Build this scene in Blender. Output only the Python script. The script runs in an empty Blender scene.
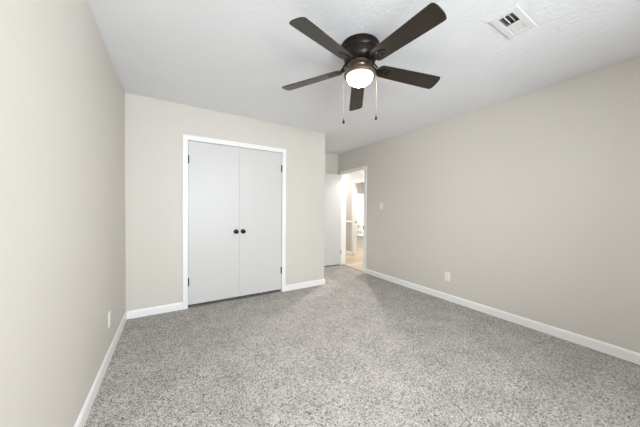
import bpy, bmesh, math
from mathutils import Vector, Matrix

sc = bpy.context.scene
col = sc.collection

# ------------------------------------------------------------------ camera
F_PX, YAW, PITCH, ROLL, CAM_H = 244.76, 0.5447, -0.0146, 0.0081, 1.203
fw = Vector((math.sin(YAW) * math.cos(PITCH), math.cos(YAW) * math.cos(PITCH), math.sin(PITCH)))
r0 = Vector((math.cos(YAW), -math.sin(YAW), 0))
u0 = r0.cross(fw)
rr = math.cos(ROLL) * r0 + math.sin(ROLL) * u0
uu = -math.sin(ROLL) * r0 + math.cos(ROLL) * u0
cd = bpy.data.cameras.new('camera')
cd.sensor_fit = 'HORIZONTAL'
cd.sensor_width = 36.0
cd.lens = F_PX * 36.0 / 640.0
cd.clip_start = 0.02
cam = bpy.data.objects.new('camera', cd)
M4 = Matrix((rr, uu, -fw)).transposed().to_4x4()
M4.translation = Vector((0, 0, CAM_H))
cam.matrix_world = M4
col.objects.link(cam)
sc.camera = cam

# ------------------------------------------------------------------ world, lights, exposure
world = bpy.data.worlds.new('sky')
sc.world = world
world.use_nodes = True
bg = world.node_tree.nodes['Background']
bg.inputs[0].default_value = (0.80, 0.90, 1.0, 1)
bg.inputs[1].default_value = 1.0


def area(name, loc, rot, sx, sy, watts, color=(1, 1, 1), shape='RECTANGLE'):
    l = bpy.data.lights.new(name, 'AREA')
    l.shape = shape
    l.size = sx
    if shape in ('RECTANGLE', 'ELLIPSE'):
        l.size_y = sy
    l.energy = watts
    l.color = color
    o = bpy.data.objects.new(name, l)
    o.location = loc
    o.rotation_euler = rot
    col.objects.link(o)
    return o


# daylight entering through the two windows behind the camera
area('window_daylight', (3.36, -1.0, 1.45), (0, math.radians(88), 0), 1.25, 1.25, 38, (0.89, 0.95, 1.0))
area('rear_window_daylight', (0.68, -1.98, 1.45), (math.radians(90), 0, 0), 1.6, 1.25, 128, (0.89, 0.95, 1.0))
# hall ceiling lamp and bathroom ceiling lamp
area('hall_lamp_light', (3.86, 3.98, 2.36), (0, 0, 0), 0.2, 0.2, 17, (1.0, 0.99, 0.97), 'DISK')
area('hall_end_lamp_light', (3.72, 5.9, 2.36), (0, 0, 0), 0.25, 0.25, 13, (1.0, 0.99, 0.97), 'DISK')
area('bathroom_lamp_light', (4.6, 5.6, 2.36), (0, 0, 0), 0.4, 0.4, 28, (1.0, 0.99, 0.97), 'DISK')
# unseen spot added to boost hall light through the open doorway onto the carpet
sl = bpy.data.lights.new('added_hall_spot', 'SPOT')
sl.energy = 140
sl.color = (1.0, 0.98, 0.95)
sl.spot_size = math.radians(80)
sl.spot_blend = 0.8
sl.shadow_soft_size = 0.045
so = bpy.data.objects.new('added_hall_spot', sl)
so.location = (3.72, 4.43, 2.25)
so.rotation_euler = (Vector((0.2, 0.6, 0.0)) - so.location).to_track_quat('-Z', 'Y').to_euler()
col.objects.link(so)
FAN_LAMP = 100.0

vs = sc.view_settings
vs.view_transform = 'Standard'
vs.look = 'None'
vs.gamma = 1.0
vs.exposure = 0.62
vs.use_curve_mapping = False
sc.display_settings.display_device = 'sRGB'


# ------------------------------------------------------------------ materials
def srgb(r, g, b):
    f = lambda c: (c / 255 / 12.92) if c / 255 <= 0.04045 else ((c / 255 + 0.055) / 1.055) ** 2.4
    return (f(r), f(g), f(b), 1)


def mat(name, color, rough=0.5, metal=0.0, spec=0.5):
    m = bpy.data.materials.new(name)
    m.use_nodes = True
    b = m.node_tree.nodes['Principled BSDF']
    b.inputs['Base Color'].default_value = color
    b.inputs['Roughness'].default_value = rough
    b.inputs['Metallic'].default_value = metal
    b.inputs['Specular IOR Level'].default_value = spec
    return m, m.node_tree.nodes, m.node_tree.links, b


def bumped(name, color, rough, scale, strength, dist, spec=0.5, detail=3, metal=0.0):
    m, n, l, b = mat(name, color, rough, metal, spec)
    tc = n.new('ShaderNodeTexCoord')
    no = n.new('ShaderNodeTexNoise')
    no.inputs['Scale'].default_value = scale
    no.inputs['Detail'].default_value = detail
    bu = n.new('ShaderNodeBump')
    bu.inputs['Strength'].default_value = strength
    bu.inputs['Distance'].default_value = dist
    l.new(tc.outputs['Object'], no.inputs['Vector'])
    l.new(no.outputs['Fac'], bu.inputs['Height'])
    l.new(bu.outputs['Normal'], b.inputs['Normal'])
    return m


WALL = bumped('wall_paint', srgb(213, 208, 200), 0.5, 160, 0.08, 0.002, 0.35)
HALLP = bumped('hall_paint', srgb(200, 197, 192), 0.6, 160, 0.08, 0.002, 0.2)
BATHP = bumped('bathroom_paint', srgb(168, 160, 150), 0.6, 160, 0.08, 0.002, 0.2)
TRIM = bumped('white_trim_paint', srgb(242, 241, 239), 0.38, 60, 0.02, 0.001)
DOORM = bumped('white_door_paint', srgb(210, 209, 207), 0.42, 40, 0.03, 0.001)
PLATE = bumped('white_plastic', srgb(240, 238, 232), 0.3, 30, 0.01, 0.001)
PORC = bumped('white_porcelain', srgb(244, 244, 242), 0.15, 20, 0.01, 0.001)
SURR = bumped('white_shower_surround', srgb(243, 243, 241), 0.2, 20, 0.01, 0.001)
BLACKM = bumped('black_metal', srgb(32, 29, 28), 0.32, 80, 0.03, 0.001, 0.5, 3, 0.6)
DARKP = bumped('dark_screw_recess', srgb(40, 38, 36), 0.6, 40, 0.02, 0.001)
CHROME = bumped('brushed_chrome', srgb(205, 205, 205), 0.25, 80, 0.02, 0.001, 0.5, 3, 1.0)
BRONZE = bumped('oil_rubbed_bronze', srgb(36, 30, 27), 0.34, 70, 0.05, 0.001, 0.5, 3, 0.55)
NICKEL = bumped('warm_bronze_fitter', srgb(120, 105, 90), 0.38, 90, 0.03, 0.001, 0.5, 3, 0.7)
VENTW = bumped('vent_white_enamel', srgb(236, 236, 234), 0.4, 60, 0.02, 0.001)
DUCT = bumped('dark_duct', srgb(150, 150, 150), 0.8, 30, 0.05, 0.002)
VINYLW = bumped('white_vinyl', srgb(242, 242, 240), 0.35, 40, 0.02, 0.001)


def ceiling_material():
    m, n, l, b = mat('textured_ceiling_paint', srgb(243, 243, 245), 0.85, 0, 0.15)
    tc = n.new('ShaderNodeTexCoord')
    a = n.new('ShaderNodeTexNoise')
    a.inputs['Scale'].default_value = 42
    a.inputs['Detail'].default_value = 5
    a.inputs['Roughness'].default_value = 0.6
    v = n.new('ShaderNodeTexVoronoi')
    v.inputs['Scale'].default_value = 30
    mx = n.new('ShaderNodeMath')
    mx.operation = 'MULTIPLY_ADD'
    mx.inputs[1].default_value = 0.5
    bu = n.new('ShaderNodeBump')
    bu.inputs['Strength'].default_value = 0.55
    bu.inputs['Distance'].default_value = 0.006
    l.new(tc.outputs['Object'], a.inputs['Vector'])
    l.new(tc.outputs['Object'], v.inputs['Vector'])
    l.new(v.outputs['Distance'], mx.inputs[0])
    l.new(a.outputs['Fac'], mx.inputs[2])
    l.new(mx.outputs[0], bu.inputs['Height'])
    l.new(bu.outputs['Normal'], b.inputs['Normal'])
    return m


def carpet_material():
    m, n, l, b = mat('heathered_grey_carpet', srgb(160, 157, 152), 0.95, 0, 0.1)
    tc = n.new('ShaderNodeTexCoord')
    # every tuft has its own yarn shade, small tufts mixed with larger clumps
    tuft = n.new('ShaderNodeTexVoronoi')
    tuft.inputs['Scale'].default_value = 250
    clump = n.new('ShaderNodeTexVoronoi')
    clump.inputs['Scale'].default_value = 125
    wob = n.new('ShaderNodeTexNoise')
    wob.inputs['Scale'].default_value = 130
    wadd = n.new('ShaderNodeVectorMath')
    wadd.operation = 'MULTIPLY_ADD'
    wadd.inputs[1].default_value = (.012, .012, .012)
    s1 = n.new('ShaderNodeSeparateColor')
    s2 = n.new('ShaderNodeSeparateColor')
    mixf = n.new('ShaderNodeMix')
    mixf.inputs['Factor'].default_value = 0.32
    r = n.new('ShaderNodeValToRGB')
    e = r.color_ramp.elements
    e[0].position = 0.10
    e[0].color = srgb(62, 57, 52)
    e[1].position = 0.92
    e[1].color = srgb(224, 220, 214)
    k = e.new(0.42)
    k.color = srgb(164, 160, 155)
    big = n.new('ShaderNodeTexNoise')      # pile lying in different directions
    big.inputs['Scale'].default_value = 4.2
    big.inputs['Detail'].default_value = 4
    rm = n.new('ShaderNodeMapRange')
    rm.inputs['From Min'].default_value = 0.3
    rm.inputs['From Max'].default_value = 0.7
    rm.inputs['To Min'].default_value = 0.88
    rm.inputs['To Max'].default_value = 1.10
    mul = n.new('ShaderNodeVectorMath')
    mul.operation = 'SCALE'
    bu = n.new('ShaderNodeBump')
    bu.inputs['Strength'].default_value = 0.4
    bu.inputs['Distance'].default_value = 0.004
    bu.invert = True
    l.new(tc.outputs['Object'], wob.inputs['Vector'])
    l.new(wob.outputs['Color'], wadd.inputs[0])
    l.new(tc.outputs['Object'], wadd.inputs[2])
    l.new(wadd.outputs[0], tuft.inputs['Vector'])
    l.new(wadd.outputs[0], clump.inputs['Vector'])
    l.new(tc.outputs['Object'], big.inputs['Vector'])
    l.new(tuft.outputs['Color'], s1.inputs[0])
    l.new(clump.outputs['Color'], s2.inputs[0])
    l.new(s1.outputs[0], mixf.inputs['A'])
    l.new(s2.outputs[0], mixf.inputs['B'])
    l.new(mixf.outputs['Result'], r.inputs['Fac'])
    l.new(big.outputs['Fac'], rm.inputs['Value'])
    l.new(r.outputs['Color'], mul.inputs[0])
    l.new(rm.outputs[0], mul.inputs['Scale'])
    l.new(mul.outputs[0], b.inputs['Base Color'])
    l.new(tuft.outputs['Distance'], bu.inputs['Height'])
    l.new(bu.outputs['Normal'], b.inputs['Normal'])
    return m


def plank_material():
    m, n, l, b = mat('light_oak_plank', srgb(214, 196, 168), 0.4)
    tc = n.new('ShaderNodeTexCoord')
    br = n.new('ShaderNodeTexBrick')
    br.inputs['Color1'].default_value = srgb(214, 198, 172)
    br.inputs['Color2'].default_value = srgb(190, 173, 148)
    br.inputs['Mortar'].default_value = srgb(128, 114, 96)
    br.inputs['Scale'].default_value = 1.0
    br.inputs['Mortar Size'].default_value = 0.004
    br.inputs['Brick Width'].default_value = 1.2
    br.inputs['Row Height'].default_value = 0.15
    g = n.new('ShaderNodeTexNoise')
    g.inputs['Scale'].default_value = 6
    g.inputs['Detail'].default_value = 5
    mp = n.new('ShaderNodeMapping')
    mp.inputs['Scale'].default_value = (1, 9, 1)
    mx = n.new('ShaderNodeMix')
    mx.data_type = 'RGBA'
    mx.blend_type = 'MULTIPLY'
    mx.inputs['Factor'].default_value = 0.25
    l.new(tc.outputs['Object'], br.inputs['Vector'])
    l.new(tc.outputs['Object'], mp.inputs['Vector'])
    l.new(mp.outputs[0], g.inputs['Vector'])
    l.new(br.outputs['Color'], mx.inputs['A'])
    l.new(g.outputs['Color'], mx.inputs['B'])
    l.new(mx.outputs['Result'], b.inputs['Base Color'])
    return m


def blade_material():
    m, n, l, b = mat('espresso_wood_blade', srgb(58, 48, 42), 0.3)
    tc = n.new('ShaderNodeTexCoord')
    mp = n.new('ShaderNodeMapping')
    mp.inputs['Scale'].default_value = (3, 45, 3)
    g = n.new('ShaderNodeTexNoise')
    g.inputs['Scale'].default_value = 2.2
    g.inputs['Detail'].default_value = 5
    r = n.new('ShaderNodeValToRGB')
    r.color_ramp.elements[0].position = 0.3
    r.color_ramp.elements[0].color = srgb(34, 28, 24)
    r.color_ramp.elements[1].position = 0.75
    r.color_ramp.elements[1].color = srgb(58, 49, 42)
    l.new(tc.outputs['Object'], mp.inputs['Vector'])
    l.new(mp.outputs[0], g.inputs['Vector'])
    l.new(g.outputs['Fac'], r.inputs['Fac'])
    l.new(r.outputs['Color'], b.inputs['Base Color'])
    return m


def lamp_glass(strength):
    m, n, l, b = mat('lit_frosted_glass', srgb(250, 248, 240), 0.3)
    b.inputs['Emission Color'].default_value = (1.0, 0.92, 0.81, 1)
    # the bulb sits above the middle of the bowl: the glass is brightest there and fainter at the rim
    tc = n.new('ShaderNodeTexCoord')
    fl = n.new('ShaderNodeVectorMath')
    fl.operation = 'MULTIPLY'
    fl.inputs[1].default_value = (1, 1, 0)
    ln = n.new('ShaderNodeVectorMath')
    ln.operation = 'LENGTH'
    mr = n.new('ShaderNodeMapRange')
    mr.interpolation_type = 'SMOOTHSTEP'
    mr.inputs['From Min'].default_value = 0.101
    mr.inputs['From Max'].default_value = 0.055
    mr.inputs['To Min'].default_value = 0.9
    mr.inputs['To Max'].default_value = strength
    l.new(tc.outputs['Object'], fl.inputs[0])
    l.new(fl.outputs[0], ln.inputs[0])
    l.new(ln.outputs['Value'], mr.inputs['Value'])
    l.new(mr.outputs[0], b.inputs['Emission Strength'])
    return m


def glass_material():
    m = bpy.data.materials.new('window_glass')
    m.use_nodes = True
    n, l = m.node_tree.nodes, m.node_tree.links
    n.clear()
    out = n.new('ShaderNodeOutputMaterial')
    t = n.new('ShaderNodeBsdfTransparent')
    g = n.new('ShaderNodeBsdfGlossy')
    g.inputs['Roughness'].default_value = 0.02
    fr = n.new('ShaderNodeFresnel')
    mx = n.new('ShaderNodeMixShader')
    l.new(fr.outputs[0], mx.inputs[0])
    l.new(t.outputs[0], mx.inputs[1])
    l.new(g.outputs[0], mx.inputs[2])
    l.new(mx.outputs[0], out.inputs[0])
    return m


CEIL = ceiling_material()
CARPET = carpet_material()
PLANK = plank_material()
BLADE = blade_material()
GLASS = glass_material()


# ------------------------------------------------------------------ mesh helpers
class MB:
    def __init__(self):
        self.bm = bmesh.new()

    def box(self, x0, y0, z0, x1, y1, z1, bev=0.0, seg=2):
        t = bmesh.new()
        bmesh.ops.create_cube(t, size=1)
        for v in t.verts:
            v.co = Vector(((x0 + x1) / 2 + v.co.x * (x1 - x0), (y0 + y1) / 2 + v.co.y * (y1 - y0),
                           (z0 + z1) / 2 + v.co.z * (z1 - z0)))
        if bev > 0:
            bmesh.ops.bevel(t, geom=list(t.edges), offset=bev, segments=seg, affect='EDGES', profile=0.5)
        self._merge(t)
        return self

    def lathe(self, prof, c=(0, 0, 0), axis='z', seg=40, M=None):
        t = bmesh.new()
        rings = []
        for (r, h) in prof:
            if r < 1e-6:
                rings.append([t.verts.new((0, 0, h))])
            else:
                rings.append([t.verts.new((r * math.cos(2 * math.pi * k / seg), r * math.sin(2 * math.pi * k / seg), h))
                              for k in range(seg)])
        for A, B in zip(rings[:-1], rings[1:]):
            for k in range(seg):
                k2 = (k + 1) % seg
                if len(A) == 1 and len(B) == 1:
                    continue
                if len(A) == 1:
                    t.faces.new((A[0], B[k2], B[k]))
                elif len(B) == 1:
                    t.faces.new((A[k], A[k2], B[0]))
                else:
                    t.faces.new((A[k], A[k2], B[k2], B[k]))
        for R in (rings[0], rings[-1]):
            if len(R) > 1:
                t.faces.new(R)
        if axis == 'x':
            bmesh.ops.rotate(t, verts=t.verts, matrix=Matrix.Rotation(math.radians(90), 3, 'Y'))
        elif axis == '-x':
            bmesh.ops.rotate(t, verts=t.verts, matrix=Matrix.Rotation(math.radians(-90), 3, 'Y'))
        elif axis == '-y':
            bmesh.ops.rotate(t, verts=t.verts, matrix=Matrix.Rotation(math.radians(90), 3, 'X'))
        if M is not None:
            t.transform(M)
        bmesh.ops.translate(t, verts=t.verts, vec=c)
        bmesh.ops.recalc_face_normals(t, faces=t.faces)
        self._merge(t)
        return self

    def tube(self, pts, rad, seg=8):
        """round bar along a list of points; rad is one number or one per point"""
        t = bmesh.new()
        pts = [Vector(p) for p in pts]
        rads = rad if isinstance(rad, (list, tuple)) else [rad] * len(pts)
        prev = None
        first = None
        n = None
        for i, p in enumerate(pts):
            d = (pts[min(i + 1, len(pts) - 1)] - pts[max(i - 1, 0)]).normalized()
            if n is None:
                n = d.orthogonal().normalized()
            n = (n - d * n.dot(d)).normalized()
            b = d.cross(n)
            ring = [t.verts.new(p + rads[i] * (math.cos(2 * math.pi * k / seg) * n + math.sin(2 * math.pi * k / seg) * b))
                    for k in range(seg)]
            if prev:
                for k in range(seg):
                    t.faces.new((prev[k], prev[(k + 1) % seg], ring[(k + 1) % seg], ring[k]))
            else:
                first = ring
            prev = ring
        t.faces.new(first[::-1])
        t.faces.new(prev)
        bmesh.ops.recalc_face_normals(t, faces=t.faces)
        self._merge(t)
        return self

    def prism(self, outline, z0, z1, bev=0.0):
        t = bmesh.new()
        lo = [t.verts.new((x, y, z0)) for x, y in outline]
        hi = [t.verts.new((x, y, z1)) for x, y in outline]
        n = len(lo)
        t.faces.new(lo[::-1])
        t.faces.new(hi)
        rim = []
        for k in range(n):
            t.faces.new((lo[k], lo[(k + 1) % n], hi[(k + 1) % n], hi[k]))
        if bev > 0:
            ed = [e for e in t.edges if abs(e.verts[0].co.z - e.verts[1].co.z) < 1e-6]
            bmesh.ops.bevel(t, geom=ed, offset=bev, segments=2, affect='EDGES')
        bmesh.ops.recalc_face_normals(t, faces=t.faces)
        self._merge(t)
        return self

    def profile(self, outline, p0, p1, out):
        """sweep a 2-D outline (outward distance, height) straight from p0 to p1; out = horizontal outward direction"""
        t = bmesh.new()
        p0, p1, out = Vector(p0), Vector(p1), Vector(out)
        A = [t.verts.new(p0 + out * a + Vector((0, 0, h))) for a, h in outline]
        B = [t.verts.new(p1 + out * a + Vector((0, 0, h))) for a, h in outline]
        n = len(A)
        t.faces.new(A)
        t.faces.new(B[::-1])
        for k in range(n):
            t.faces.new((A[k], B[k], B[(k + 1) % n], A[(k + 1) % n]))
        bmesh.ops.recalc_face_normals(t, faces=t.faces)
        self._merge(t)
        return self

    def transform(self, M):
        self.bm.transform(M)
        return self

    def _merge(self, t):
        me = bpy.data.meshes.new('tmp')
        t.to_mesh(me)
        t.free()
        self.bm.from_mesh(me)
        bpy.data.meshes.remove(me)

    def build(self, name, m, parent=None, smooth=False):
        me = bpy.data.meshes.new(name)
        self.bm.to_mesh(me)
        self.bm.free()
        me.materials.append(m)
        if smooth:
            for p in me.polygons:
                p.use_smooth = True
            me.set_sharp_from_angle(angle=math.radians(35))
        o = bpy.data.objects.new(name, me)
        col.objects.link(o)
        if parent is not None:
            o.parent = parent
        return o


def tag(o, label, cat, kind=None, group=None):
    o['label'] = label
    o['category'] = cat
    if kind:
        o['kind'] = kind
    if group:
        o['group'] = group
    return o


def empty(name, loc, rz=0.0):
    o = bpy.data.objects.new(name, None)
    o.empty_display_size = 0.1
    o.location = loc
    o.rotation_euler = (0, 0, rz)
    col.objects.link(o)
    return o


# ------------------------------------------------------------------ room dimensions (metres)
H = 2.44
XL, XR = -0.428, 3.174            # left and right wall faces
YB, YR = 3.343, -1.8              # closet wall face, wall behind the camera
XC = 2.113                        # closet corner
YA = 4.48                         # back of the entry alcove
T = 0.115
XH = XR + T                       # hall side of the right wall
XF = 4.15                         # far hall wall
CO0, CO1, COZ = 0.150, 1.388, 2.035     # closet opening
DO0, DO1, DOZ = 3.585, 4.352, 1.992     # doorway in the right wall (y range)
BO0, BO1, BOZ = 4.30, 5.115, 1.931      # bathroom doorway (y range)
W0, W1, WZ0, WZ1 = -1.62, -0.38, 0.85, 2.1   # window in the right wall, out of frame
V0, V1 = -0.12, 1.48                       # window in the rear wall
BXE, BYE = 5.93, 6.40                   # bathroom far walls
HY0, HY1 = 2.9, 6.55

# ------------------------------------------------------------------ shell
tag(MB().box(XL - .12, YR - .12, -0.12, XR + 0.03, YA + .12, 0).build('floor', CARPET),
    'speckled grey carpet covering the bedroom floor', 'carpet', 'structure')
tag(MB().box(XR + 0.03, HY0, -0.12, BXE + .1, HY1 + .1, -0.006).build('floor_hall', PLANK),
    'light wood plank floor of the hall beyond the doorway', 'floor', 'structure')
VX, VY, VIX, VIY = 1.921, .740, .116, .041      # ceiling vent centre and half opening
m = MB()
m.box(XL - .12, YR - .12, H, VX - VIX, HY1 + .1, H + .1).box(VX + VIX, YR - .12, H, BXE + .1, HY1 + .1, H + .1)
m.box(VX - VIX, YR - .12, H, VX + VIX, VY - VIY, H + .1).box(VX - VIX, VY + VIY, H, VX + VIX, HY1 + .1, H + .1)
tag(m.build('ceiling', CEIL),
    'white textured ceiling above the bedroom', 'ceiling', 'structure')

tag(MB().box(XL - .12, YR - .12, 0, XL, YA + .12, H).build('wall_left', WALL),
    'plain cream wall along the left side of the room', 'wall', 'structure')
w = MB()
w.box(XL, YR - .12, 0, V0, YR, H).box(V1, YR - .12, 0, XH, YR, H)
w.box(V0, YR - .12, 0, V1, YR, WZ0).box(V0, YR - .12, WZ1, V1, YR, H)
tag(w.build('wall_rear', WALL), 'cream wall behind the viewpoint with a wide window', 'wall', 'structure')
w = MB()
w.box(XL, YB, 0, CO0, YB + .1, H).box(CO1, YB, 0, XC, YB + .1, H).box(CO0, YB, COZ, CO1, YB + .1, H)
w.box(XC - .1, YB + .1, 0, XC, YA, H)
tag(w.build('wall_back', WALL), 'cream wall around the white double closet doors', 'wall', 'structure')
tag(MB().box(XL, YA, 0, XR, YA + .12, H).build('wall_alcove', WALL),
    'narrow cream wall of the entry alcove, above and behind the open white door', 'wall', 'structure')
w = MB()
w.box(XR, YR, 0, XH, W0, H).box(XR, W0, 0, XH, W1, WZ0).box(XR, W0, WZ1, XH, W1, H)
w.box(XR, W1, 0, XH, DO0, H).box(XR, DO0, DOZ, XH, DO1, H).box(XR, DO1, 0, XH, HY1, H)
tag(w.build('wall_right', WALL), 'long beige wall on the right with a light switch and an outlet', 'wall', 'structure')

w = MB()
w.box(XF, HY0, 0, XF + T, BO0, H).box(XF, BO0, BOZ, XF + T, BO1, H).box(XF, BO1, 0, XF + T, HY1, H)
tag(w.build('wall_hall', HALLP), 'pale grey hall wall seen through the doorway', 'wall', 'structure')
w = MB()
w.box(XH, HY0 - .1, 0, XF + T, HY0, H).box(XH, HY1, 0, XF + T, HY1 + .1, H)
tag(w.build('wall_hall_end', HALLP), 'end walls of the hall beyond the doorway', 'wall', 'structure')
w = MB()
w.box(XF + T, BYE, 0, BXE, BYE + .1, H).box(BXE, 4.1, 0, BXE + .1, BYE + .1, H).box(XF + T, 4.0, 0, BXE + .1, 4.1, H)
tag(w.build('wall_bathroom', BATHP), 'taupe bathroom wall above the white tub surround', 'wall', 'structure')

# baseboards ---------------------------------------------------------
BBP = [(0, 0), (0.013, 0), (0.013, 0.070), (0.009, 0.082), (0.004, 0.087), (0, 0.087)]


def baseboard(name, segs, label):
    m = MB()
    for p0, p1, out in segs:
        m.profile(BBP, p0, p1, out)
    return tag(m.build(name, TRIM), label, 'baseboard', 'structure')


CW = 0.056
baseboard('baseboard_left', [((XL, YR, 0), (XL, YB, 0), (1, 0, 0))], 'white baseboard along the foot of the left wall')
baseboard('baseboard_back', [((XL + .013, YB, 0), (CO0 + .016 - CW, YB, 0), (0, -1, 0)),
                             ((CO1 - .013 + CW, YB, 0), (XC + .013, YB, 0), (0, -1, 0)),
                             ((XC, YB - .0, 0), (XC, YA, 0), (1, 0, 0))],
          'white baseboard at both sides of the closet doors')
baseboard('baseboard_right', [((XR, YR, 0), (XR, DO0 + .008 - 0.058, 0), (-1, 0, 0))],
          'long white baseboard along the foot of the right wall')
baseboard('baseboard_alcove', [((XC + .013, YA, 0), (XR, YA, 0), (0, -1, 0))], 'white baseboard behind the open door')
baseboard('baseboard_rear', [((XL + .013, YR, 0), (XR - .013, YR, 0), (0, 1, 0))], 'white baseboard behind the viewpoint')
baseboard('baseboard_hall', [((XF, BO1 + .06, -.006), (XF, HY1, -.006), (-1, 0, 0)),
                             ((XF, HY0, -.006), (XF, BO0 - .06, -.006), (-1, 0, 0))],
          'white baseboard of the hall wall beyond the doorway')
m = MB().profile([(0, .865), (.012, .868), (.02, .88), (.02, .893), (.01, .905), (0, .908)],
                 (XF, BO1 + .06, 0), (XF, HY1, 0), (-1, 0, 0))
tag(m.build('trim_hall_rail', TRIM), 'white chair rail on the grey hall wall', 'trim', 'structure')

# casings ------------------------------------------------------------
m = MB()   # closet: jamb lining + casing
c0, c1, cz = CO0 + .016, CO1 - .013, COZ - .008
m.box(CO0, YB, 0, c0, YB + .1, COZ).box(c1, YB, 0, CO1, YB + .1, COZ).box(CO0, YB, cz, CO1, YB + .1, COZ)
m.box(c0 - CW, YB - .016, 0, c0, YB, cz + CW + .004, .003)
m.box(c1, YB - .016, 0, c1 + CW, YB, cz + CW + .004, .003)
m.box(c0 - .0005, YB - .0155, cz, c1 + .0005, YB, cz + CW + .0035, .003)
closet_trim = tag(m.build('trim_1', TRIM), 'white casing framing the double closet doors', 'trim', 'structure')

m = MB()   # bedroom doorway
d0, d1, dz = DO0 + .008, DO1 - .012, DOZ - .012
DW = 0.066
m.box(XR, DO0, 0, XH, d0, DOZ).box(XR, d1, 0, XH, DO1, DOZ).box(XR, DO0, dz, XH, DO1, DOZ)
m.box(XR - .016, d0 - DW, 0, XR, d0, dz + .07, .003)
m.box(XR - .016, d1, 0, XR, d1 + DW, dz + .07, .003)
m.box(XR - .0155, d0 - .0005, dz, XR, d1 + .0005, dz + .0695, .003)
m.box(XH, d0 - DW, 0, XH + .016, d0, dz + .07, .003)
m.box(XH, d1, 0, XH + .016, d1 + DW * .4, dz + .07, .003)
m.box(XH, d0 - .0005, dz, XH + .0155, d1 + .0005, dz + .0695, .003)
m.box(XR + .045, d0, 0, XR + .057, d0 + .011, dz).box(XR + .045, d1 - .005, 0, XR + .057, d1, dz)   # stops
bed_trim = tag(m.build('trim_2', TRIM), 'white casing of the open doorway in the right wall', 'trim', 'structure')
s = MB().box(XR - .0185, d0 - .016, .835, XR + .028, d0 + .0025, .905, .001)
s.build('strike_plate', BLACKM, bed_trim)['label'] = 'dark strike plate'

m = MB()   # bathroom doorway
b0, b1, bz = BO0 + .012, BO1 - .004, BOZ - .006
m.box(XF, BO0, 0, XF + T, b0, BOZ).box(XF, b1, 0, XF + T, BO1, BOZ).box(XF, BO0, bz, XF + T, BO1, BOZ)
m.box(XF - .016, b0 - .06, 0, XF, b0, bz + .065, .003).box(XF - .016, b1, 0, XF, b1 + .066, bz + .065, .003)
m.box(XF - .0155, b0 - .0005, bz, XF, b1 + .0005, bz + .0645, .003)
bath_trim = tag(m.build('trim_3', TRIM), 'white casing of the bathroom doorway across the hall', 'trim', 'structure')
s = MB().box(XF + .066, b1 - .002, .850, XF + .098, b1 + .001, .910, .001)
s.build('strike_plate', BLACKM, bath_trim)['label'] = 'dark strike plate'
tag(MB().box(XR + .012, d0, -.004, XR + .05, d1, .004, .003).build('trim_4', NICKEL),
    'thin metal strip where carpet meets the wood hall floor', 'trim', 'structure')


# ------------------------------------------------------------------ closet doors
def hinge(x, y, z, parent, hh=0.095):
    k = MB()
    for i in range(3):
        a = z - hh / 2 + i * hh / 3
        k.lathe([(.0078, a + .0008), (.0078, a + hh / 3 - .0008)], (x, y, 0), seg=12)
    k.lathe([(0, z - hh / 2 - .005), (.004, z - hh / 2 - .003), (.0045, z - hh / 2 + .001)], (x, y, 0), seg=12)
    k.lathe([(.0045, z + hh / 2 - .001), (.004, z + hh / 2 + .003), (0, z + hh / 2 + .005)], (x, y, 0), seg=12)
    k.box(x - .011, y + .001, z - hh / 2, x + .011, y + .0035, z + hh / 2)
    o = k.build('hinge', BLACKM, parent, True)
    o['label'] = 'black hinge'
    return o


def knob(x, y, z, parent):
    # along -y: rosette, neck, ball
    k = MB().lathe([(0, 0), (.030, 0), (.030, .004), (.026, .008), (.012, .010), (.011, .026), (.020, .032), (.0265, .042),
                    (.027, .050), (.022, .058), (.010, .063), (0, .064)], (x, y, z), '-y', 28)
    o = k.build('knob', BLACKM, parent, True)
    o['label'] = 'round black knob'
    return o


xs = 0.772
ydf = YB + .004
DL = MB().box(c0 + .0025, ydf, .036, xs - .0006, ydf + .035, cz - .003, .002).build('door_1', DOORM)
tag(DL, 'left white slab door of the double closet', 'door', 'structure')
DR = MB().box(xs + .0006, ydf, .036, c1 - .0025, ydf + .035, cz - .003, .002).build('door_2', DOORM)
tag(DR, 'right white slab door of the double closet', 'door', 'structure')
for z in (.317, 1.80):
    hinge(c0 + .003, ydf - .006, z, DL)
    hinge(c1 - .003, ydf - .006, z, DR)
knob(.727, ydf, .908, DL)
knob(.818, ydf, .908, DR)

# ------------------------------------------------------------------ open bedroom door
yd = 4.322
D3 = MB().box(2.405, yd, .022, 3.160, yd + .035, dz - .006, .002).build('door_3', DOORM)
tag(D3, 'white bedroom door standing open against the alcove, partly behind the closet corner', 'door', 'structure')
for z in (.285, 1.815):
    k = MB().box(3.150, yd - .002, z - .044, 3.166, yd + .001, z + .044, .0005)
    k.lathe([(.006, z - .044), (.006, z + .044)], (3.166, yd + .000, 0), seg=12)
    o = k.build('hinge', CHROME, D3, True)
    o['label'] = 'grey hinge'
k = MB().lathe([(0, 0), (.030, 0), (.030, .004), (.012, .010), (.011, .026), (.0265, .042), (.022, .058), (0, .064)],
               (2.467, yd, .908), '-y', 28)
k.build('knob', BLACKM, D3, True)


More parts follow.
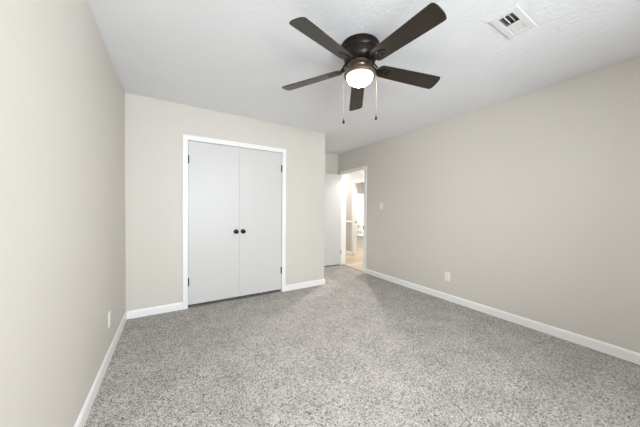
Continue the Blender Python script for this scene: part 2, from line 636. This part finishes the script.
# ------------------------------------------------------------------ windows behind the camera (light the room)
def window(name, label, axis):
    m = MB()
    f = .05
    if axis == 'x':
        a0, a1, P, Q = W0, W1, XR + .03, XR + .09
        B = lambda s, u0, z0, u1, z1, q0=P, q1=Q: s.box(q0, u0, z0, q1, u1, z1, .003)
    else:
        a0, a1, P, Q = V0, V1, YR - .09, YR - .03
        B = lambda s, u0, z0, u1, z1, q0=P, q1=Q: s.box(u0, q0, z0, u1, q1, z1, .003)
    B(m, a0, WZ0, a0 + f, WZ1); B(m, a1 - f, WZ0, a1, WZ1)
    B(m, a0 + f, WZ0, a1 - f, WZ0 + f); B(m, a0 + f, WZ1 - f, a1 - f, WZ1)
    zc = (WZ0 + WZ1) / 2
    B(m, a0 + f, zc - .02, a1 - f, zc + .02)
    o = tag(m.build(name, VINYLW), label, 'window', 'structure')
    g = MB()
    mid = (P + Q) / 2
    B(g, a0 + f, WZ0 + f, a1 - f, zc - .02, mid - .002, mid + .002)
    B(g, a0 + f, zc + .02, a1 - f, WZ1 - f, mid - .002, mid + .002)
    g.build('pane', GLASS, o)
    return o


window('window_1', 'white window in the right wall behind the viewpoint', 'x')
window('window_2', 'white window in the wall behind the viewpoint', 'y')

# ------------------------------------------------------------------ bathtub, surround, faucet
TX0, TX1, TY0, TY1 = 5.20, BXE - .004, 4.88, BYE - .004
tub = empty('bathtub', ((TX0 + TX1) / 2, (TY0 + TY1) / 2, -.006))
tag(tub, 'white bathtub seen through the bathroom doorway', 'bathtub')
hx, hy = (TX1 - TX0) / 2, (TY1 - TY0) / 2


def rrect(hx, hy, r, n=6):
    pts = []
    for cx, cy, a0 in ((hx - r, hy - r, 0), (-hx + r, hy - r, 90), (-hx + r, -hy + r, 180), (hx - r, -hy + r, 270)):
        for k in range(n + 1):
            a = math.radians(a0 + 90 * k / n)
            pts.append((cx + r * math.cos(a), cy + r * math.sin(a)))
    return pts


t = bmesh.new()
loops = []
for (ax, ay, r, z) in ((hx - .02, hy, .01, 0), (hx - .012, hy, .01, .36), (hx, hy, .02, .375), (hx, hy, .03, .40),
                       (hx - .012, hy - .012, .03, .41), (hx - .07, hy - .07, .10, .41), (hx - .085, hy - .085, .11, .395),
                       (hx - .12, hy - .14, .13, .12), (hx - .17, hy - .22, .13, .08)):
    loops.append([t.verts.new((x, y, z)) for x, y in rrect(ax, ay, r)])
for A, B in zip(loops[:-1], loops[1:]):
    for k in range(len(A)):
        t.faces.new((A[k], A[(k + 1) % len(A)], B[(k + 1) % len(A)], B[k]))
t.faces.new(loops[-1]); t.faces.new(loops[0][::-1])
bmesh.ops.recalc_face_normals(t, faces=t.faces)
mb = MB(); mb._merge(t)
mb.build('tub_body', PORC, tub, True)
k = MB().lathe([(0, 0), (.03, 0), (.03, .004), (0, .006)], (.02, 0, .081), 'z', 20)
k.build('drain', CHROME, tub, True)

s = MB()
s.box(TX0, TY1 - .014, .41, TX1, TY1, 1.765, .004).box(TX1 - .014, TY0, .41, TX1, TY1 - .014, 1.765, .004)
tag(s.build('shower_surround', SURR), 'glossy white wall panels around the bathtub', 'shower wall')
fx = 5.385
fa = empty('tub_faucet', (fx, TY1 - .0145, .46))
tag(fa, 'chrome tub faucet on the white surround wall', 'faucet')
k = MB().lathe([(0, 0), (.045, 0), (.045, .006), (.03, .016), (.02, .05), (.026, .055), (.028, .085), (0, .09)], (0, 0, .195), '-y', 24)
k.build('handle', CHROME, fa, True)
k = MB().lathe([(0, 0), (.03, 0), (.03, .008), (.022, .012), (.022, .10), (.024, .13), (0, .135)], (0, 0, .02), '-y', 20)
k.lathe([(.014, -.03), (.017, 0)], (0, -.115, .015), 'z', 16)
k.build('spout', CHROME, fa, True)


# ------------------------------------------------------------------ switch and outlets
def plate_thing(name, loc, rz, label, cat, kind, group=None):
    """built facing -y at the origin"""
    e = empty(name, loc, rz)
    tag(e, label, cat, None, group)
    hw, hh = .035, .0575
    MB().box(-hw, -.006, -hh, hw, 0, hh, .0025, 3).build('cover_plate', PLATE, e)
    if kind == 'switch':
        MB().box(-.006, -.0068, -.013, .006, -.003, .013, .0005).build('toggle_slot', PLATE, e)
        tg = MB().box(-.0045, -.018, -.0045, .0045, -.004, .0045, .0015)
        tg.transform(Matrix.Rotation(math.radians(-25), 4, 'X'))
        tg.build('toggle', PLATE, e)
        for z in (.03, -.03):
            MB().lathe([(0, 0), (.003, 0), (.003, .0012), (0, .0018)], (0, -.006, z), '-y', 12).build('screw', PLATE, e, True)
    else:
        for z in (.0195, -.0195):
            rc = MB().prism(rrect(.0165, .0135, .011), 0, .0022, .0006)
            rc.transform(Matrix.Translation((0, -.0058, z)) @ Matrix.Rotation(math.radians(90), 4, 'X'))
            o = rc.build('receptacle', PLATE, e)
            sl = MB()
            sl.box(-.0073, -.0086, z + .001, -.0055, -.0076, z + .009)
            sl.box(.0055, -.0086, z + .002, .0073, -.0076, z + .008)
            sl.lathe([(.0026, 0), (.0026, .001)], (0, -.0076, z - .006), '-y', 10)
            q = sl.build('slots', DARKP, o)
            q['label'] = 'dark plug slots'
        MB().lathe([(0, 0), (.003, 0), (.003, .0012), (0, .0018)], (0, -.006, 0), '-y', 12).build('screw', PLATE, e, True)
    return e


plate_thing('light_switch', (XR, 3.141, 1.283), math.radians(-90),
            'small white light switch on the right wall beside the doorway', 'light switch', 'switch')
plate_thing('wall_outlet', (XR, 1.914, .321), math.radians(-90),
            'white electrical outlet low on the right wall', 'outlet', 'outlet')
plate_thing('wall_outlet', (XL, 2.525, .317), math.radians(90),
            'white electrical outlet low on the left wall, seen edge on', 'outlet', 'outlet')

# ------------------------------------------------------------------ ceiling vent
ve = empty('air_vent', (VX, VY, H))
tag(ve, 'white rectangular air vent in the ceiling right of the fan', 'air vent')
ox, oy, ix, iy = .153, .075, VIX - .002, VIY - .002
m = MB()
for a, b_, c_, d_ in [(-ox, -oy, ox, -iy), (-ox, iy, ox, oy), (-ox, -iy, -ix, iy), (ix, -iy, ox, iy), (-.004, -iy, .004, iy)]:
    m.box(a, b_, -.0045, c_, d_, 0, .0015)
m.build('frame', VENTW, ve)
d = MB()      # sheet-metal duct boot above the frame, open at the bottom
d.box(-ix, -iy, 0, -ix + .001, iy, .045).box(ix - .001, -iy, 0, ix, iy, .045)
d.box(-ix, -iy, 0, ix, -iy + .001, .045).box(-ix, iy - .001, 0, ix, iy, .045).box(-ix, -iy, .045, ix, iy, .047)
d.build('duct', DUCT, ve)['label'] = 'dark duct behind the louvers'
for k in range(2):
    y = -iy + 2 * iy * (k + 1) / 3
    s = MB().box(-ix, -.0045, -.0006, -.004, .0045, .0006)
    s.transform(Matrix.Translation((0, y, .008)) @ Matrix.Rotation(math.radians(-88), 4, 'X'))
    s.build('louver', VENTW, ve)
for k in range(5):
    y = -iy + (2 * iy) * (k + .5) / 5
    s = MB().box(.004, -.0088, -.0006, ix, .0088, .0006)
    s.transform(Matrix.Translation((0, y, -.0022)) @ Matrix.Rotation(math.radians(5), 4, 'X'))
    s.build('louver', VENTW, ve)
k = MB().box(-ix - .012, -.004, -.011, -ix - .006, .004, -.004, .001)
k.build('damper_lever', VENTW, ve)

# ------------------------------------------------------------------ ceiling fan
FX, FY = 1.218, 1.446
FZ = 2.245
fan = empty('ceiling_fan', (FX, FY, H))
tag(fan, 'dark bronze five-blade ceiling fan with a lit white bowl light', 'ceiling fan')
hs = MB().lathe([(0, 0), (.141, 0), (.144, -.004), (.144, -.016), (.139, -.021), (.136, -.024), (.135, -.048), (.131, -.054),
                 (.128, -.057), (.125, -.088), (.120, -.104), (.112, -.122), (.096, -.132), (0, -.132)], (0, 0, 0), 'z', 64)
hs.build('motor_housing', BRONZE, fan, True)
hs = MB().lathe([(0, -.128), (.085, -.130), (.089, -.136), (.089, -.146), (.082, -.150), (.062, -.153), (.058, -.160), (.058, -.176), (0, -.176)],
                (0, 0, 0), 'z', 48)
hs.build('switch_housing', NICKEL, fan, True)
ft = MB().lathe([(.04, -.168), (.060, -.170), (.076, -.176), (.096, -.186), (.110, -.198), (.1175, -.210), (.1185, -.218), (.117, -.224),
                 (.112, -.228), (.104, -.228), (.102, -.224), (.101, -.205), (.04, -.195)], (0, 0, 0), 'z', 56)
ft.build('light_fitter', NICKEL, fan, True)
bp = [(.1005, -.210)]
for k in range(1, 15):
    a = math.radians(90 * k / 14)
    bp.append((.1005 * math.cos(a) ** .95 if k < 14 else 0, -.222 - .069 * math.sin(a)))
bowl = MB().lathe([(0, -.210)] + bp, (0, 0, 0), 'z', 48).build('lamp_bowl', lamp_glass(FAN_LAMP), fan, True)
bowl['label'] = 'glowing white glass bowl'
z = lambda a: a - H

# one blade (along +x), then four copies turned by 72 degrees
TILT = math.radians(-13.9)
R0, R1 = .155, .640
up, lo = [], []
N = 14
outline = []
hw0, hw1 = .055, .068
# lower side root -> tip, rounded tip, upper side back, rounded root
for k in range(0, 9):
    f_ = k / 8
    outline.append((R0 + .02 + (R1 - R0 - .02) * f_, -(hw0 + (hw1 - hw0) * f_)))
for k in range(1, 12):
    a = -90 + 180 * k / 12
    ca, sa = math.cos(math.radians(a)), math.sin(math.radians(a))
    outline.append((R1 + .024 * (abs(ca) ** .8), hw1 * (abs(sa) ** .75) * (1 if sa > 0 else -1)))
for k in range(8, -1, -1):
    f_ = k / 8
    outline.append((R0 + .02 + (R1 - R0 - .02) * f_, hw0 + (hw1 - hw0) * f_))
for k in range(1, 8):
    a = 90 + 180 * k / 8
    outline.append((R0 + .02 + .035 * math.cos(math.radians(a)), hw0 * math.sin(math.radians(a))))
bl = MB().prism(outline, -.003, .003, .0012)
RX = Matrix.Rotation(TILT, 4, 'X')
blade = bl.build('blade', BLADE, fan)
DROOPS = [math.radians(a) for a in (2.7, 2.7, 4.1, 4.7, 3.8)]      # the blades do not hang quite alike
PH0 = math.radians(197.28)          # direction of one of the five blades
# bracket: arm from the motor, fork plate under the blade
ir = MB()
iv = Matrix.Rotation(-TILT, 4, 'X')
arm_out = [(.190, -.034), (.235, -.022), (.262, 0), (.235, .022), (.190, .034), (.150, .020), (.135, .010), (.135, -.010), (.150, -.020)]
ir.prism(arm_out, -.0068, -.0031, .001)
ir.tube([(.076, .0, .052), (.098, .006, .048), (.118, .010, .030), (.135, .004, .006), (.165, .0, -.005)], [.011, .010, .009, .009, .007], 10)
ir.tube([(.076, -.020, .050), (.100, -.026, .034), (.130, -.022, .006), (.170, -.016, -.005)], [.006, .006, .006, .005], 8)
ir.tube([(.076, .026, .050), (.100, .030, .036), (.130, .026, .010), (.170, .016, -.005)], [.006, .006, .006, .005], 8)
iron = ir.build('blade_bracket', BRONZE, blade, True)
scs = []
for (x, y) in ((.200, -.018), (.200, .018), (.240, 0)):
    q = MB().lathe([(0, -.0098), (.004, -.0092), (.005, -.0066)], (x, y, 0), 'z', 12)
    scs.append(q.build('screw', NICKEL, blade, True))


def place_blade(o, k):
    o.matrix_local = Matrix.Translation((0, 0, FZ + .044 - H)) @ Matrix.Rotation(PH0 + k * 2 * math.pi / 5, 4, 'Z') @ Matrix.Rotation(DROOPS[k], 4, 'Y') @ RX


place_blade(blade, 0)
for k in range(1, 5):
    b2 = blade.copy()
    col.objects.link(b2)
    b2.parent = fan
    place_blade(b2, k)
    for ch in [iron] + scs:
        c2 = ch.copy()
        col.objects.link(c2)
        c2.parent = b2

# pull chains
hd = Vector((FX, FY, 0)).normalized()
rt = Vector((hd.y, -hd.x, 0))


def pull_chain(lat, ztop, zbot, pm, plabel):
    p = rt * lat
    c = MB()
    c.tube([(p.x * .93, p.y * .93, z(ztop)), (p.x, p.y, z(ztop) - .006), (p.x, p.y, z(zbot) + .03)], .0011, 6)
    nb = int((ztop - zbot - .03) / .0065)
    for i in range(nb):
        zz = z(ztop) - .008 - i * .0065
        c.lathe([(0, zz - .0019), (.0015, zz), (0, zz + .0019)], (p.x, p.y, 0), 'z', 6)
    ch = c.build('pull_chain', NICKEL, fan, True)
    q = MB().lathe([(0, .040), (.003, .038), (.0045, .029), (.0088, .015), (.0094, .008), (.0065, .001), (0, 0)],
                   (p.x, p.y, z(zbot)), 'z', 16)
    o = q.build('pendant', pm, ch, True)
    o['label'] = plabel
    return ch


pull_chain(-.119, 2.205, 1.866, BLACKM, 'black chain pendant')
pull_chain(.1235, 2.205, 1.882, BRONZE, 'brown chain pendant')
